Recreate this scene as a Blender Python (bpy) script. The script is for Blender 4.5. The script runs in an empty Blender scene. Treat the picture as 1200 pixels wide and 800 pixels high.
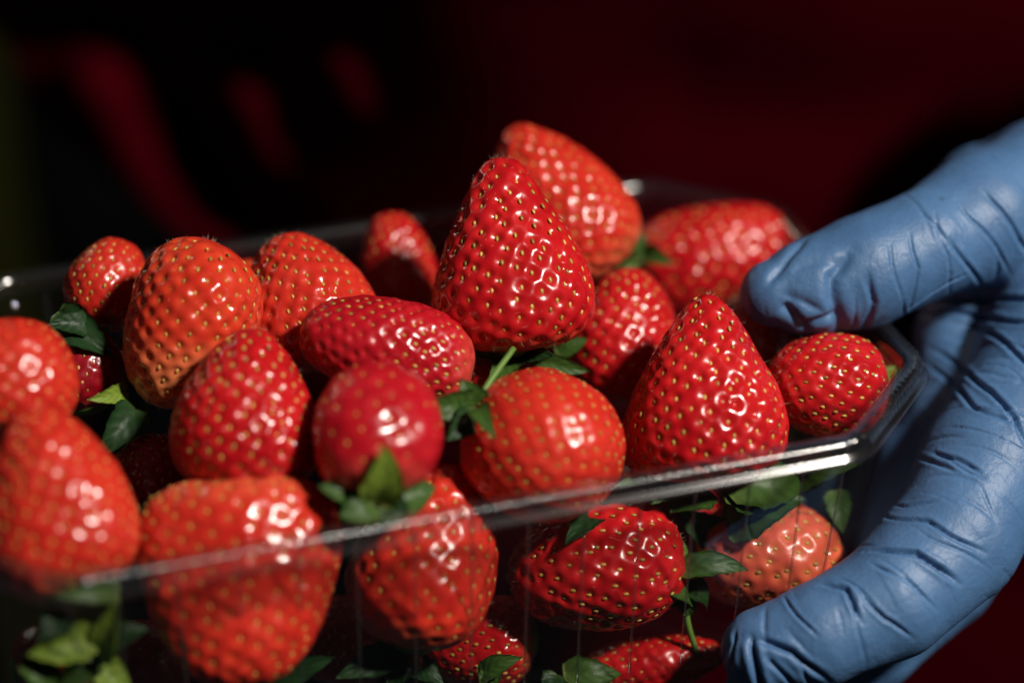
import bpy, math, random
import numpy as np
from mathutils import Matrix, Vector
from mathutils.bvhtree import BVHTree

random.seed(7)
rng = np.random.default_rng(7)
S = bpy.context.scene
COL = S.collection
CM = 0.01
Z0 = 1.0                      # height of the punnet rim above the floor, metres

# ------------------------------------------------------------------ camera
YAW, PITCH, ROLL = 0.270480461, 0.513686296, 0.0259233879   # punnet yaw, camera pitch / roll
DIST, OX, OY = 46.5009390, 2.33555231, 0.100851445
LENS = 80.0
FPX = LENS / 36 * 1200
cy_, sy_ = math.cos(YAW), math.sin(YAW)
BOX = np.array([[cy_, -sy_, 0], [sy_, cy_, 0], [0, 0, 1.0]])
cp, sp = math.cos(PITCH), math.sin(PITCH)
_r = np.array([1, 0, 0.0]); FW = np.array([0, cp, -sp]); _u = np.array([0, sp, cp])
cr, sr = math.cos(ROLL), math.sin(ROLL)
RT = cr * _r - sr * _u
UP = sr * _r + cr * _u
CAM = OX * _r + OY * _u - DIST * FW           # cm, rim centre = origin


def W3(p):
    """cm around the rim centre -> world metres"""
    p = np.asarray(p, float)
    return p * CM + np.array([0, 0, Z0])


cam_d = bpy.data.cameras.new('camera')
cam = bpy.data.objects.new('camera', cam_d)
COL.objects.link(cam)
m = Matrix(((RT[0], UP[0], -FW[0], 0), (RT[1], UP[1], -FW[1], 0), (RT[2], UP[2], -FW[2], 0), (0, 0, 0, 1)))
m.translation = Vector(W3(CAM))
cam.matrix_world = m
cam_d.lens = LENS
cam_d.sensor_width = 36
cam_d.clip_start = 0.02
cam_d.clip_end = 50
cam_d.dof.use_dof = True
cam_d.dof.focus_distance = 0.4535
cam_d.dof.aperture_fstop = 3.6
S.camera = cam

# ------------------------------------------------------------------ world, lamp, exposure
wd = bpy.data.worlds.new('World')
S.world = wd
wd.use_nodes = True
bg = wd.node_tree.nodes['Background']
bg.inputs[0].default_value = (0.75, 0.85, 1.0, 1)
bg.inputs[1].default_value = 0.014

LDIR = np.array([0.57, 0.46, 0.70])            # key lamp direction in the camera's axes
LDIR = LDIR / np.linalg.norm(LDIR)
LPOS = 85 * (LDIR[0] * RT + LDIR[1] * UP - LDIR[2] * FW) + np.array([1.0, -1.0, 0])
kl = bpy.data.lights.new('key_lamp', 'SPOT')
kl.energy = 44
kl.color = (1.0, 0.93, 0.84)
kl.shadow_soft_size = 0.045
kl.spot_size = math.radians(84)
kl.spot_blend = 0.85
key = bpy.data.objects.new('key_lamp', kl)
COL.objects.link(key)
key.location = W3(LPOS)
key.rotation_euler = (Vector(W3((1.5, -2.0, -1.5))) - Vector(W3(LPOS))).to_track_quat('-Z', 'Y').to_euler()

S.view_settings.view_transform = 'Standard'
S.view_settings.look = 'None'
S.view_settings.exposure = 0
S.view_settings.gamma = 1
S.cycles.max_bounces = 14
S.cycles.transparent_max_bounces = 24
S.cycles.use_denoising = True
S.cycles.sample_clamp_indirect = 4


# ------------------------------------------------------------------ helpers
def at_depth(px, py, d):
    """point seen at pixel (px, py) of the 1200x800 photograph, d cm along the view axis"""
    return CAM + d * (FW + RT * ((px - 600) / FPX) + UP * ((400 - py) / FPX))


def at_row(px, py, row):
    """the same, on the plane y = row of the punnet"""
    ray = FW + RT * ((px - 600) / FPX) + UP * ((400 - py) / FPX)
    o = BOX.T @ CAM; r = BOX.T @ ray
    t = (row - o[1]) / r[1]
    return CAM + t * ray, t


def new_mesh(name, V, F, smooth=True):
    me = bpy.data.meshes.new(name)
    V = np.asarray(V, np.float32)
    if isinstance(F, np.ndarray):
        n, k = F.shape
        me.vertices.add(len(V)); me.vertices.foreach_set('co', V.ravel())
        me.loops.add(n * k); me.loops.foreach_set('vertex_index', F.astype(np.int32).ravel())
        me.polygons.add(n)
        me.polygons.foreach_set('loop_start', np.arange(0, n * k, k, dtype=np.int32))
        me.update(calc_edges=True)
        me.validate()
    else:
        me.from_pydata([tuple(v) for v in V.tolist()], [], F)
        me.update()
    if smooth:
        me.polygons.foreach_set('use_smooth', np.ones(len(me.polygons), bool))
    return me


def attr(me, name, vals):
    a = me.attributes.new(name, 'FLOAT', 'POINT')
    a.data.foreach_set('value', np.asarray(vals, np.float32))


def obj(name, me, mat=None, parent=None, mw=None):
    o = bpy.data.objects.new(name, me)
    COL.objects.link(o)
    if mat is not None and me is not None and not me.materials:
        me.materials.append(mat)
    if parent is not None:
        o.parent = parent
    if mw is not None:
        o.matrix_world = mw
    return o


def tag(o, label=None, cat=None, group=None, kind=None):
    if label: o['label'] = label
    if cat: o['category'] = cat
    if group: o['group'] = group
    if kind: o['kind'] = kind
    return o


def noise3(P, seed, freq, octaves=2):
    """cheap smooth noise: sums of random plane waves"""
    g = np.random.default_rng(seed)
    out = np.zeros(len(P)); amp = 1; tot = 0
    for o in range(octaves):
        for k in range(7):
            d = g.normal(size=3); d /= np.linalg.norm(d)
            f = freq * (2 ** o) * g.uniform(.6, 1.4)
            out += amp * np.sin(P @ d * f + g.uniform(0, 6.28))
        tot += amp * 2.6; amp *= .5
    return out / tot


def grid_faces(nu, nv, wrap_u=False):
    """vertex (j, i) = j*nu + i ; nv rows of nu"""
    i = np.arange(nu if wrap_u else nu - 1); j = np.arange(nv - 1)
    I, J = np.meshgrid(i, j)
    I = I.ravel(); J = J.ravel(); I2 = (I + 1) % nu
    return np.stack([J * nu + I, J * nu + I2, (J + 1) * nu + I2, (J + 1) * nu + I], 1)


# ------------------------------------------------------------------ materials
def mat_new(name):
    mt = bpy.data.materials.new(name)
    mt.use_nodes = True
    nt = mt.node_tree
    b = nt.nodes['Principled BSDF']
    return mt, nt, b


def nd(nt, t, **kw):
    n = nt.nodes.new(t)
    for k, v in kw.items():
        setattr(n, k, v)
    return n


def lk(nt, a, b):
    nt.links.new(a, b)


def berry_mat(name, red, deep, pale):
    mt, nt, b = mat_new(name)
    tc = nd(nt, 'ShaderNodeTexCoord')
    n1 = nd(nt, 'ShaderNodeTexNoise'); n1.inputs['Scale'].default_value = 70; n1.inputs['Detail'].default_value = 3
    lk(nt, tc.outputs['Object'], n1.inputs['Vector'])
    rmp = nd(nt, 'ShaderNodeMapRange'); rmp.inputs[1].default_value = .35; rmp.inputs[2].default_value = .7
    lk(nt, n1.outputs[0], rmp.inputs[0])
    mx = nd(nt, 'ShaderNodeMix', data_type='RGBA')
    mx.inputs['A'].default_value = (*deep, 1); mx.inputs['B'].default_value = (*red, 1)
    lk(nt, rmp.outputs[0], mx.inputs['Factor'])
    # flesh round each seed is a little more orange
    pit = nd(nt, 'ShaderNodeAttribute', attribute_name='pit')
    pm = nd(nt, 'ShaderNodeMath', operation='MULTIPLY'); pm.inputs[1].default_value = .32
    lk(nt, pit.outputs['Fac'], pm.inputs[0])
    m2 = nd(nt, 'ShaderNodeMix', data_type='RGBA')
    m2.inputs['B'].default_value = (min(1, red[0] * 1.05), red[1] * 2.6 + .012, red[2] * 1.2, 1)
    lk(nt, mx.outputs['Result'], m2.inputs['A']); lk(nt, pm.outputs[0], m2.inputs['Factor'])
    pa = nd(nt, 'ShaderNodeAttribute', attribute_name='pale')
    m3 = nd(nt, 'ShaderNodeMix', data_type='RGBA')
    m3.inputs['B'].default_value = (*pale, 1)
    lk(nt, m2.outputs['Result'], m3.inputs['A']); lk(nt, pa.outputs['Fac'], m3.inputs['Factor'])
    lk(nt, m3.outputs['Result'], b.inputs['Base Color'])
    n2 = nd(nt, 'ShaderNodeTexNoise'); n2.inputs['Scale'].default_value = 900; n2.inputs['Detail'].default_value = 2
    lk(nt, tc.outputs['Object'], n2.inputs['Vector'])
    bp = nd(nt, 'ShaderNodeBump'); bp.inputs['Strength'].default_value = .10; bp.inputs['Distance'].default_value = .0006
    lk(nt, n2.outputs[0], bp.inputs['Height']); lk(nt, bp.outputs[0], b.inputs['Normal'])
    rr = nd(nt, 'ShaderNodeMapRange'); rr.inputs[3].default_value = .16; rr.inputs[4].default_value = .38
    n5 = nd(nt, 'ShaderNodeTexNoise'); n5.inputs['Scale'].default_value = 130; n5.inputs['Detail'].default_value = 4
    lk(nt, tc.outputs['Object'], n5.inputs['Vector'])
    rr.inputs[1].default_value = .35; rr.inputs[2].default_value = .75
    lk(nt, n5.outputs[0], rr.inputs[0]); lk(nt, rr.outputs[0], b.inputs['Roughness'])
    b.inputs['Subsurface Weight'].default_value = .12
    b.inputs['Subsurface Radius'].default_value = (1.0, .22, .12)
    b.inputs['Subsurface Scale'].default_value = .0028
    b.inputs['IOR'].default_value = 1.45
    b.inputs['Specular IOR Level'].default_value = .7
    return mt


BM = {
    'red': berry_mat('berry_red', (.50, .008, .012), (.35, .003, .008), (.72, .34, .13)),
    'warm': berry_mat('berry_warm', (.56, .026, .016), (.44, .012, .010), (.72, .34, .13)),
    'crimson': berry_mat('berry_crimson', (.43, .006, .016), (.32, .003, .010), (.6, .2, .1)),
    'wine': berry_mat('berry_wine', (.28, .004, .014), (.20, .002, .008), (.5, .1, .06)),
    'orange': berry_mat('berry_orange', (.57, .036, .016), (.50, .020, .012), (.62, .25, .09)),
    'salmon': berry_mat('berry_wall_haze', (.62, .095, .055), (.56, .065, .04), (.72, .38, .18)),  # pale reflection of the plastic wall mixed into the berry colour
}


def simple_mat(name, col, rough=.5, spec=.5, var=.0, scale=300, bump=0, bscale=500):
    mt, nt, b = mat_new(name)
    tc = nd(nt, 'ShaderNodeTexCoord')
    n1 = nd(nt, 'ShaderNodeTexNoise'); n1.inputs['Scale'].default_value = scale; n1.inputs['Detail'].default_value = 4
    lk(nt, tc.outputs['Object'], n1.inputs['Vector'])
    mx = nd(nt, 'ShaderNodeMix', data_type='RGBA')
    mx.inputs['A'].default_value = (*[c * (1 - var) for c in col], 1)
    mx.inputs['B'].default_value = (*[min(1, c * (1 + var)) for c in col], 1)
    lk(nt, n1.outputs[0], mx.inputs['Factor'])
    lk(nt, mx.outputs['Result'], b.inputs['Base Color'])
    b.inputs['Roughness'].default_value = rough
    b.inputs['Specular IOR Level'].default_value = spec
    if bump:
        n2 = nd(nt, 'ShaderNodeTexNoise'); n2.inputs['Scale'].default_value = bscale; n2.inputs['Detail'].default_value = 3
        lk(nt, tc.outputs['Object'], n2.inputs['Vector'])
        bp = nd(nt, 'ShaderNodeBump'); bp.inputs['Strength'].default_value = bump; bp.inputs['Distance'].default_value = .001
        lk(nt, n2.outputs[0], bp.inputs['Height']); lk(nt, bp.outputs[0], b.inputs['Normal'])
    return mt


M_seed = simple_mat('seed_yellow', (.36, .20, .035), .32, .5, .7, 500)
_nt = M_seed.node_tree
_at = nd(_nt, 'ShaderNodeAttribute', attribute_name='tone')
_cr = nd(_nt, 'ShaderNodeValToRGB')
_cr.color_ramp.elements[0].color = (.20, .13, .018, 1)
_cr.color_ramp.elements[1].color = (.62, .36, .09, 1)
_e = _cr.color_ramp.elements.new(.5); _e.color = (.44, .27, .05, 1)
lk(_nt, _at.outputs['Fac'], _cr.inputs[0])
lk(_nt, _cr.outputs[0], _nt.nodes['Principled BSDF'].inputs['Base Color'])
M_fuzz = simple_mat('fruit_hair', (.75, .55, .38), .5, .4, .1, 300)
M_stem = simple_mat('stem_green', (.10, .19, .03), .5, .4, .3, 300)


def leaf_mat(name, col, under):
    mt, nt, b = mat_new(name)
    uv = nd(nt, 'ShaderNodeAttribute', attribute_name='across')
    al = nd(nt, 'ShaderNodeAttribute', attribute_name='along')
    tc = nd(nt, 'ShaderNodeTexCoord')
    n1 = nd(nt, 'ShaderNodeTexNoise'); n1.inputs['Scale'].default_value = 350; n1.inputs['Detail'].default_value = 4
    lk(nt, tc.outputs['Object'], n1.inputs['Vector'])
    # veins: stripes slanting from the midrib
    ab = nd(nt, 'ShaderNodeMath', operation='ABSOLUTE'); lk(nt, uv.outputs['Fac'], ab.inputs[0])
    ml = nd(nt, 'ShaderNodeMath', operation='MULTIPLY_ADD'); ml.inputs[1].default_value = -9.0
    lk(nt, ab.outputs[0], ml.inputs[0])
    m2 = nd(nt, 'ShaderNodeMath', operation='MULTIPLY'); m2.inputs[1].default_value = 34
    lk(nt, al.outputs['Fac'], m2.inputs[0]); lk(nt, m2.outputs[0], ml.inputs[2])
    sn = nd(nt, 'ShaderNodeMath', operation='SINE'); lk(nt, ml.outputs[0], sn.inputs[0])
    ad = nd(nt, 'ShaderNodeMath', operation='MULTIPLY_ADD'); ad.inputs[1].default_value = .12
    lk(nt, sn.outputs[0], ad.inputs[0]); lk(nt, n1.outputs[0], ad.inputs[2])
    mx = nd(nt, 'ShaderNodeMix', data_type='RGBA')
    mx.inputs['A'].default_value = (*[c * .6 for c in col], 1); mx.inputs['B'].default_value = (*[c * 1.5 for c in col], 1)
    lk(nt, ad.outputs[0], mx.inputs['Factor'])
    # base of a sepal is paler
    rb = nd(nt, 'ShaderNodeMapRange'); rb.inputs[1].default_value = 0; rb.inputs[2].default_value = .25
    rb.inputs[3].default_value = .7; rb.inputs[4].default_value = 0
    lk(nt, al.outputs['Fac'], rb.inputs[0])
    m3 = nd(nt, 'ShaderNodeMix', data_type='RGBA'); m3.inputs['B'].default_value = (*under, 1)
    lk(nt, mx.outputs['Result'], m3.inputs['A']); lk(nt, rb.outputs[0], m3.inputs['Factor'])
    lk(nt, m3.outputs['Result'], b.inputs['Base Color'])
    bp = nd(nt, 'ShaderNodeBump'); bp.inputs['Strength'].default_value = .35; bp.inputs['Distance'].default_value = .0006
    lk(nt, ad.outputs[0], bp.inputs['Height']); lk(nt, bp.outputs[0], b.inputs['Normal'])
    b.inputs['Roughness'].default_value = .48
    b.inputs['Specular IOR Level'].default_value = .35
    tr = nd(nt, 'ShaderNodeBsdfTranslucent'); tr.inputs[0].default_value = (col[0] * 1.6, col[1] * 1.9, col[2], 1)
    ms = nd(nt, 'ShaderNodeMixShader'); ms.inputs[0].default_value = .22
    out = nt.nodes['Material Output']
    lk(nt, b.outputs[0], ms.inputs[1]); lk(nt, tr.outputs[0], ms.inputs[2]); lk(nt, ms.outputs[0], out.inputs[0])
    return mt


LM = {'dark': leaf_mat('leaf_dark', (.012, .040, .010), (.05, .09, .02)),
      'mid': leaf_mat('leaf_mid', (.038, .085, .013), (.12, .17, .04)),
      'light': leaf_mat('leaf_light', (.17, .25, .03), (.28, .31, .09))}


def plastic_mat(name, gain=1.0, milk=.012, tint=.97, rough=.06, bump=.1):
    mt, nt, b = mat_new(name)
    nt.nodes.remove(b)
    out = nt.nodes['Material Output']
    t = nd(nt, 'ShaderNodeBsdfTransparent'); t.inputs[0].default_value = (tint, tint, tint * .995, 1)
    g = nd(nt, 'ShaderNodeBsdfGlossy'); g.inputs['Roughness'].default_value = rough
    d = nd(nt, 'ShaderNodeBsdfDiffuse'); d.inputs[0].default_value = (.75, .78, .80, 1)
    lw = nd(nt, 'ShaderNodeLayerWeight'); lw.inputs[0].default_value = .5
    pw = nd(nt, 'ShaderNodeMath', operation='POWER'); pw.inputs[1].default_value = 5
    lk(nt, lw.outputs['Facing'], pw.inputs[0])
    fr = nd(nt, 'ShaderNodeMath', operation='MULTIPLY_ADD'); fr.inputs[1].default_value = .55; fr.inputs[2].default_value = .045
    lk(nt, pw.outputs[0], fr.inputs[0])
    mu = nd(nt, 'ShaderNodeMath', operation='MULTIPLY'); mu.inputs[1].default_value = gain
    mu.use_clamp = True
    tc = nd(nt, 'ShaderNodeTexCoord')
    n = nd(nt, 'ShaderNodeTexNoise'); n.inputs['Scale'].default_value = 45; n.inputs['Detail'].default_value = 3
    lk(nt, tc.outputs['Object'], n.inputs['Vector'])
    bp = nd(nt, 'ShaderNodeBump'); bp.inputs['Strength'].default_value = bump; bp.inputs['Distance'].default_value = .002
    lk(nt, n.outputs[0], bp.inputs['Height'])
    lk(nt, bp.outputs[0], g.inputs['Normal'])
    lk(nt, fr.outputs[0], mu.inputs[0])
    m1 = nd(nt, 'ShaderNodeMixShader'); m1.inputs[0].default_value = milk
    lk(nt, t.outputs[0], m1.inputs[1]); lk(nt, d.outputs[0], m1.inputs[2])
    m2 = nd(nt, 'ShaderNodeMixShader')
    lk(nt, mu.outputs[0], m2.inputs[0]); lk(nt, m1.outputs[0], m2.inputs[1]); lk(nt, g.outputs[0], m2.inputs[2])
    lk(nt, m2.outputs[0], out.inputs[0])
    return mt


M_plastic = plastic_mat('clear_plastic', 1.0, .0005, .985, .03, .0)
M_rim = plastic_mat('clear_plastic_rim', 2.0, .003, .975, .15, .0)

M_base = plastic_mat('clear_plastic_base', .12, .001, .97, .3, .0)
M_rib = plastic_mat('clear_plastic_rib', 1.6, .012, .84, .10, .0)

# ------------------------------------------------------------------ strawberries
ICO = None


def seed_template():
    nu, nv = 6, 4
    V = [(0, 0, -1)]
    for j in range(1, nv):
        a = math.pi * j / nv
        for i in range(nu):
            p = 2 * math.pi * i / nu
            V.append((math.sin(a) * math.cos(p), math.sin(a) * math.sin(p), -math.cos(a)))
    V.append((0, 0, 1))
    F = []
    for i in range(nu):
        F.append((0, 1 + (i + 1) % nu, 1 + i))
        for j in range(nv - 2):
            a = 1 + j * nu + i; b = 1 + j * nu + (i + 1) % nu
            F.append((a, b, b + nu)); F.append((a, b + nu, a + nu))
        l = 1 + (nv - 2) * nu
        F.append((l + i, l + (i + 1) % nu, len(V) - 1))
    return np.array(V), np.array(F)


SV, SF = seed_template()


class Berry:
    pass


def strawberry(base, tip, width, row, tilt=0, taper=.55, full=.82, flat=1.0, kind='red', seeds=210, step=.055,
               pale_tip=0, pale_base=.2, cleft=0, lump=.05, seed=1, label='', pit=1.0, fuzz=0, ssz=1.0, edge=.66):
    seeds = int(seeds * 1.38)
    mid = ((base[0] + tip[0]) / 2, (base[1] + tip[1]) / 2)
    C, t = at_row(mid[0], mid[1], row)
    cmpx = t / FPX
    dx, dy = tip[0] - base[0], -(tip[1] - base[1])
    Lp = math.hypot(dx, dy)
    ti = math.radians(tilt)
    L = Lp * cmpx / max(.4, math.cos(ti))
    Wd = width * cmpx
    ray = (C - CAM) / np.linalg.norm(C - CAM)
    r2 = RT - ray * (RT @ ray); r2 /= np.linalg.norm(r2)
    u2 = np.cross(r2, ray)
    if u2 @ UP < 0: u2 = -u2
    a2 = (dx * r2 + dy * u2) / Lp
    Zx = math.cos(ti) * a2 - math.sin(ti) * ray
    Xx = np.cross(a2, ray); Xx /= np.linalg.norm(Xx)       # stays in the picture plane
    Yx = np.cross(Zx, Xx)
    # surface function in local cm, origin at the middle of the axis
    g = np.random.default_rng(seed)
    ph = g.uniform(0, 6.28, 6)
    ss = np.linspace(0, math.pi, 400)
    pr = np.sin(ss) ** full * (1 - taper * (1 - np.cos(ss)) / 2)
    norm = pr.max()

    def surf(s, p):
        h = (1 - np.cos(s)) / 2
        r = np.sin(s) ** full * (1 - taper * h) / norm
        r = r * (1 + lump * (np.cos(2 * p + ph[0]) * .5 + np.cos(3 * p + ph[1]) * .35 + .5 * np.cos(p + ph[2] + 3 * h) + .3 * np.cos(4 * p + ph[3] + 5 * h)))
        r = r * Wd / 2
        z = (h - .5) * L
        if cleft:
            z = z - cleft * (np.cos(p) ** 2 - .55) * (1 - h) ** 1.5 * (np.sin(s) ** .5 if True else 1)
        z = z + lump * .8 * L * np.sin(p + ph[4]) * r / Wd * .6
        bx = lump * .9 * Wd * np.sin(2.2 * h + ph[5])
        return np.stack([r * np.cos(p) + bx, r * np.sin(p) * flat, z], -1)

    # seeds: a phyllotaxis spiral spread evenly over the skin
    dr = np.gradient(pr / norm * Wd / 2, ss); dz = np.gradient((1 - np.cos(ss)) / 2 * L, ss)
    dA = 2 * math.pi * (pr / norm * Wd / 2) * np.sqrt(dr ** 2 + dz ** 2)
    cum = np.cumsum(dA); area = np.trapz(dA, ss); cum /= cum[-1]
    k = (np.arange(seeds) + .5) / seeds
    k = .03 + .965 * k
    s_s = np.interp(k ** .94, cum, ss)
    p_s = np.arange(seeds) * 2.399963
    rloc = np.maximum(np.interp(s_s, ss, pr / norm * Wd / 2), .15)
    p_s = (p_s + g.normal(0, .24, seeds) * math.sqrt(area / seeds / math.pi) / rloc) % (2 * math.pi)
    s_s = s_s + g.normal(0, .17, seeds) * math.sqrt(area / seeds / math.pi) / (L * .6)
    s_s = np.clip(s_s, .05, math.pi - .03)
    SP = surf(s_s, p_s)
    e = 1e-3
    Ts = surf(np.minimum(s_s + e, math.pi - 1e-4), p_s) - SP
    Tp = surf(s_s, p_s + e) - SP
    SN = np.cross(Tp, Ts); SN /= np.linalg.norm(SN, axis=1)[:, None] + 1e-12
    Ts /= np.linalg.norm(Ts, axis=1)[:, None] + 1e-12
    rc = math.sqrt(area / seeds / math.pi)

    # skin
    nu = int(np.clip(math.pi * Wd / step, 48, 260)); nv = int(np.clip(1.25 * (L + Wd * .6) / step / 1.1, 36, 200))
    # rows spaced by arc length
    arc = np.cumsum(np.sqrt(dr ** 2 + dz ** 2)); arc = (arc - arc[0]) / (arc[-1] - arc[0])
    srow = np.interp(np.linspace(0.004, .996, nv), arc, ss)
    P, Sg = np.meshgrid(np.linspace(0, 2 * math.pi, nu, endpoint=False), srow)
    V = surf(Sg.ravel(), P.ravel())
    Vn1 = surf(Sg.ravel() + e, P.ravel()) - V
    Vn2 = surf(Sg.ravel(), P.ravel() + e) - V
    N = np.cross(Vn2, Vn1); N /= np.linalg.norm(N, axis=1)[:, None] + 1e-12
    d1 = np.empty(len(V), np.float32); who = np.empty(len(V), int)
    pd = np.clip(g.normal(1, .28, seeds), .45, 1.6)
    SP32 = SP.astype(np.float32)
    for i in range(0, len(V), 4000):
        q = V[i:i + 4000].astype(np.float32)
        d = ((q ** 2).sum(1)[:, None] - 2 * q @ SP32.T + (SP32 ** 2).sum(1)[None])
        who[i:i + 4000] = d.argmin(1)
        d1[i:i + 4000] = np.sqrt(np.maximum(d.min(1), 0))
    x = d1 / rc
    hgt = -.20 * pd[who] * rc * pit * np.exp(-(x / .46) ** 2) - .23 * rc * pit * np.maximum(0, 1.15 - x) ** 1.4
    hgt += .014 * noise3(V, seed + 50, 7, 2) + .03 * noise3(V, seed + 51, 2.2, 2)
    V = V + N * hgt[:, None]
    F = grid_faces(nu, nv, True)
    b0, t0 = len(V), len(V) + 1
    V = np.vstack([V, surf(np.array([1e-4]), np.array([0.])), surf(np.array([math.pi - 1e-4]), np.array([0.]))])
    i = np.arange(nu)
    caps = np.vstack([np.stack([np.full(nu, b0), (i + 1) % nu, i, i], 1)[:, :3],
                      np.stack([np.full(nu, t0), (nv - 1) * nu + i, (nv - 1) * nu + (i + 1) % nu], 1)])
    me = bpy.data.meshes.new('strawberry')
    nF, nC = len(F), len(caps)
    me.vertices.add(len(V)); me.vertices.foreach_set('co', (V * CM).astype(np.float32).ravel())
    li = np.concatenate([F.ravel(), caps.ravel()]).astype(np.int32)
    me.loops.add(len(li)); me.loops.foreach_set('vertex_index', li)
    me.polygons.add(nF + nC)
    me.polygons.foreach_set('loop_start', np.concatenate([np.arange(nF) * 4, nF * 4 + np.arange(nC) * 3]).astype(np.int32))
    me.update(calc_edges=True); me.validate()
    me.polygons.foreach_set('use_smooth', np.ones(nF + nC, bool))
    hfrac = np.append((1 - np.cos(Sg.ravel())) / 2, [0, 1])
    nz = np.append(noise3(np.stack([np.cos(P.ravel()), np.sin(P.ravel()), hfrac[:-2] * 3], 1), seed + 9, 2.0, 2), [0, 0])
    pal = np.zeros(len(V))
    if pale_base: pal = np.maximum(pal, pale_base * np.clip((.14 + .05 * nz - hfrac) / .12, 0, 1))
    if pale_tip: pal = np.maximum(pal, pale_tip * np.clip((hfrac - edge - .09 * nz) / .42, 0, 1) ** .9)
    attr(me, 'pale', pal)
    attr(me, 'pit', np.append(np.exp(-(x / .7) ** 2), [0, 0]))
    mw = Matrix(((Xx[0], Yx[0], Zx[0], 0), (Xx[1], Yx[1], Zx[1], 0), (Xx[2], Yx[2], Zx[2], 0), (0, 0, 0, 1)))
    mw.translation = Vector(W3(C))
    o = obj('strawberry', me, BM[kind], None, mw)
    tag(o, label, 'strawberry', 'strawberries heaped in the punnet')

    # seeds, each an ellipsoid lying along the fruit in its pit
    B3 = np.cross(SN, Ts)
    sl = .044 * (rc / .12) ** .5 * ssz
    sz = np.stack([sl * g.uniform(.58, .72, seeds), sl * .42 * np.ones(seeds), sl * g.uniform(.9, 1.15, seeds)], 1)
    ctr = SP - SN * (.24 * rc * pit)[..., None] if np.ndim(pit) else SP - SN * ((.14 + .17 * pd) * rc * pit)[:, None]
    Vs = ctr[:, None, :] + (SV[None, :, 0:1] * sz[:, None, 0:1]) * B3[:, None, :] + (SV[None, :, 1:2] * sz[:, None, 1:2]) * SN[:, None, :] \
        + (SV[None, :, 2:3] * sz[:, None, 2:3]) * Ts[:, None, :]
    Fs = SF[None] + (np.arange(seeds) * len(SV))[:, None, None]
    sm = new_mesh('seeds', Vs.reshape(-1, 3) * CM, Fs.reshape(-1, 3))
    attr(sm, 'tone', np.repeat(np.clip(g.normal(.5, .28, seeds), 0, 1), len(SV)))
    so = obj('seeds', sm, M_seed, o)
    so['kind'] = 'stuff'
    if fuzz:
        k_ = g.integers(0, len(hgt), fuzz)
        k_ = k_[(hgt[k_] > np.median(hgt))]
        root = V[k_]; nn = N[k_] + g.normal(0, .55, (len(k_), 3)); nn /= np.linalg.norm(nn, axis=1)[:, None]
        ln = g.uniform(.05, .13, len(k_))[:, None]
        t1 = np.cross(nn, g.normal(size=nn.shape)); t1 /= np.linalg.norm(t1, axis=1)[:, None]; t2 = np.cross(nn, t1)
        r_ = .0022
        hv = np.stack([root + t1 * r_, root - t1 * r_ * .5 + t2 * r_ * .87, root - t1 * r_ * .5 - t2 * r_ * .87, root + nn * ln + t1 * ln * .25], 1)
        hf = np.array([(0, 1, 3), (1, 2, 3), (2, 0, 3)])[None] + (np.arange(len(k_)) * 4)[:, None, None]
        ho = obj('fuzz', new_mesh('fuzz', hv.reshape(-1, 3) * CM, hf.reshape(-1, 3)), M_fuzz, o)
        ho['kind'] = 'stuff'
    b = Berry()
    b.o = o; b.mw = mw; b.C = C; b.L = L; b.W = Wd; b.Z = Zx; b.calyx = None; b.ray = ray
    return b


BER = {}


def B(key, *a, **k):
    BER[key] = strawberry(*a, seed=key * 13 + 5, **k)


B(1, (598, 414), (582, 187), 196, 0.0, taper=.70, full=.68, fuzz=420, seeds=215, step=.045, lump=.035,
  label='tallest strawberry, a glossy red cone standing upright in the middle of the heap')
B(2, (708, 322), (600, 147), 160, 3.2, taper=.60, full=.80, kind='warm', ssz=.82, seeds=220, step=.06, lump=.03,
  label='long blurred strawberry leaning left, rising behind the tallest strawberry')
B(3, (744, 322), (926, 278), 126, 3.5, taper=.34, full=.58, seeds=130, step=.06, lump=.03,
  label='strawberry lying on its side below the back rim, just left of the thumb')
B(4, (738, 470), (735, 314), 138, 0.4, taper=.42, full=.78, fuzz=420, seeds=170, lump=.05,
  label='small strawberry with one ring highlight between the tallest one and the right cone')
B(5, (820, 566), (822, 344), 200, -2.8, taper=.72, full=.70, fuzz=420, seeds=240, step=.045, lump=.035,
  label='large cone-shaped strawberry standing at the front rim, left of the round one under the thumb')
B(6, (1036, 448), (902, 452), 128, -2.6, pit=.8, tilt=15, taper=.22, full=.72, fuzz=420, seeds=150, step=.05, lump=.02,
  label='round strawberry pressed under the tip of the blue thumb')
B(7, (470, 374), (459, 247), 90, 3.8, taper=.30, full=.68, seeds=120, step=.07,
  label='small narrow strawberry tucked in behind the tallest one, against the back rim')
B(8, (398, 420), (320, 280), 168, 1.5, taper=.50, full=.78, kind='warm', fuzz=420, seeds=200, lump=.04,
  label='broad bright strawberry with its blunt tip up, above the crimson one lying on its side')
B(9, (552, 438), (354, 390), 122, -1.3, taper=.26, full=.62, kind='crimson', seeds=200, lump=.05,
  label='crimson strawberry lying on its side in the middle of the heap')
B(10, (245, 280), (188, 476), 158, 0.5, taper=.24, full=.88, kind='orange', edge=.55, pale_tip=1.0, pale_base=0, fuzz=420, seeds=180, lump=.05,
  label='orange-red strawberry with an unripe pale end pointing down')
B(11, (112, 382), (150, 283), 100, 2.8, taper=.35, full=.74, kind='warm', seeds=130, step=.065,
  label='small strawberry at the back left with a green tip on it, behind the orange one')
B(12, (12, 516), (22, 371), 164, -1.0, taper=.30, full=.78, kind='warm', ssz=.82, seeds=170, step=.06,
  label='strawberry cut by the left picture edge, above the big blurred corner cone')
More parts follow.
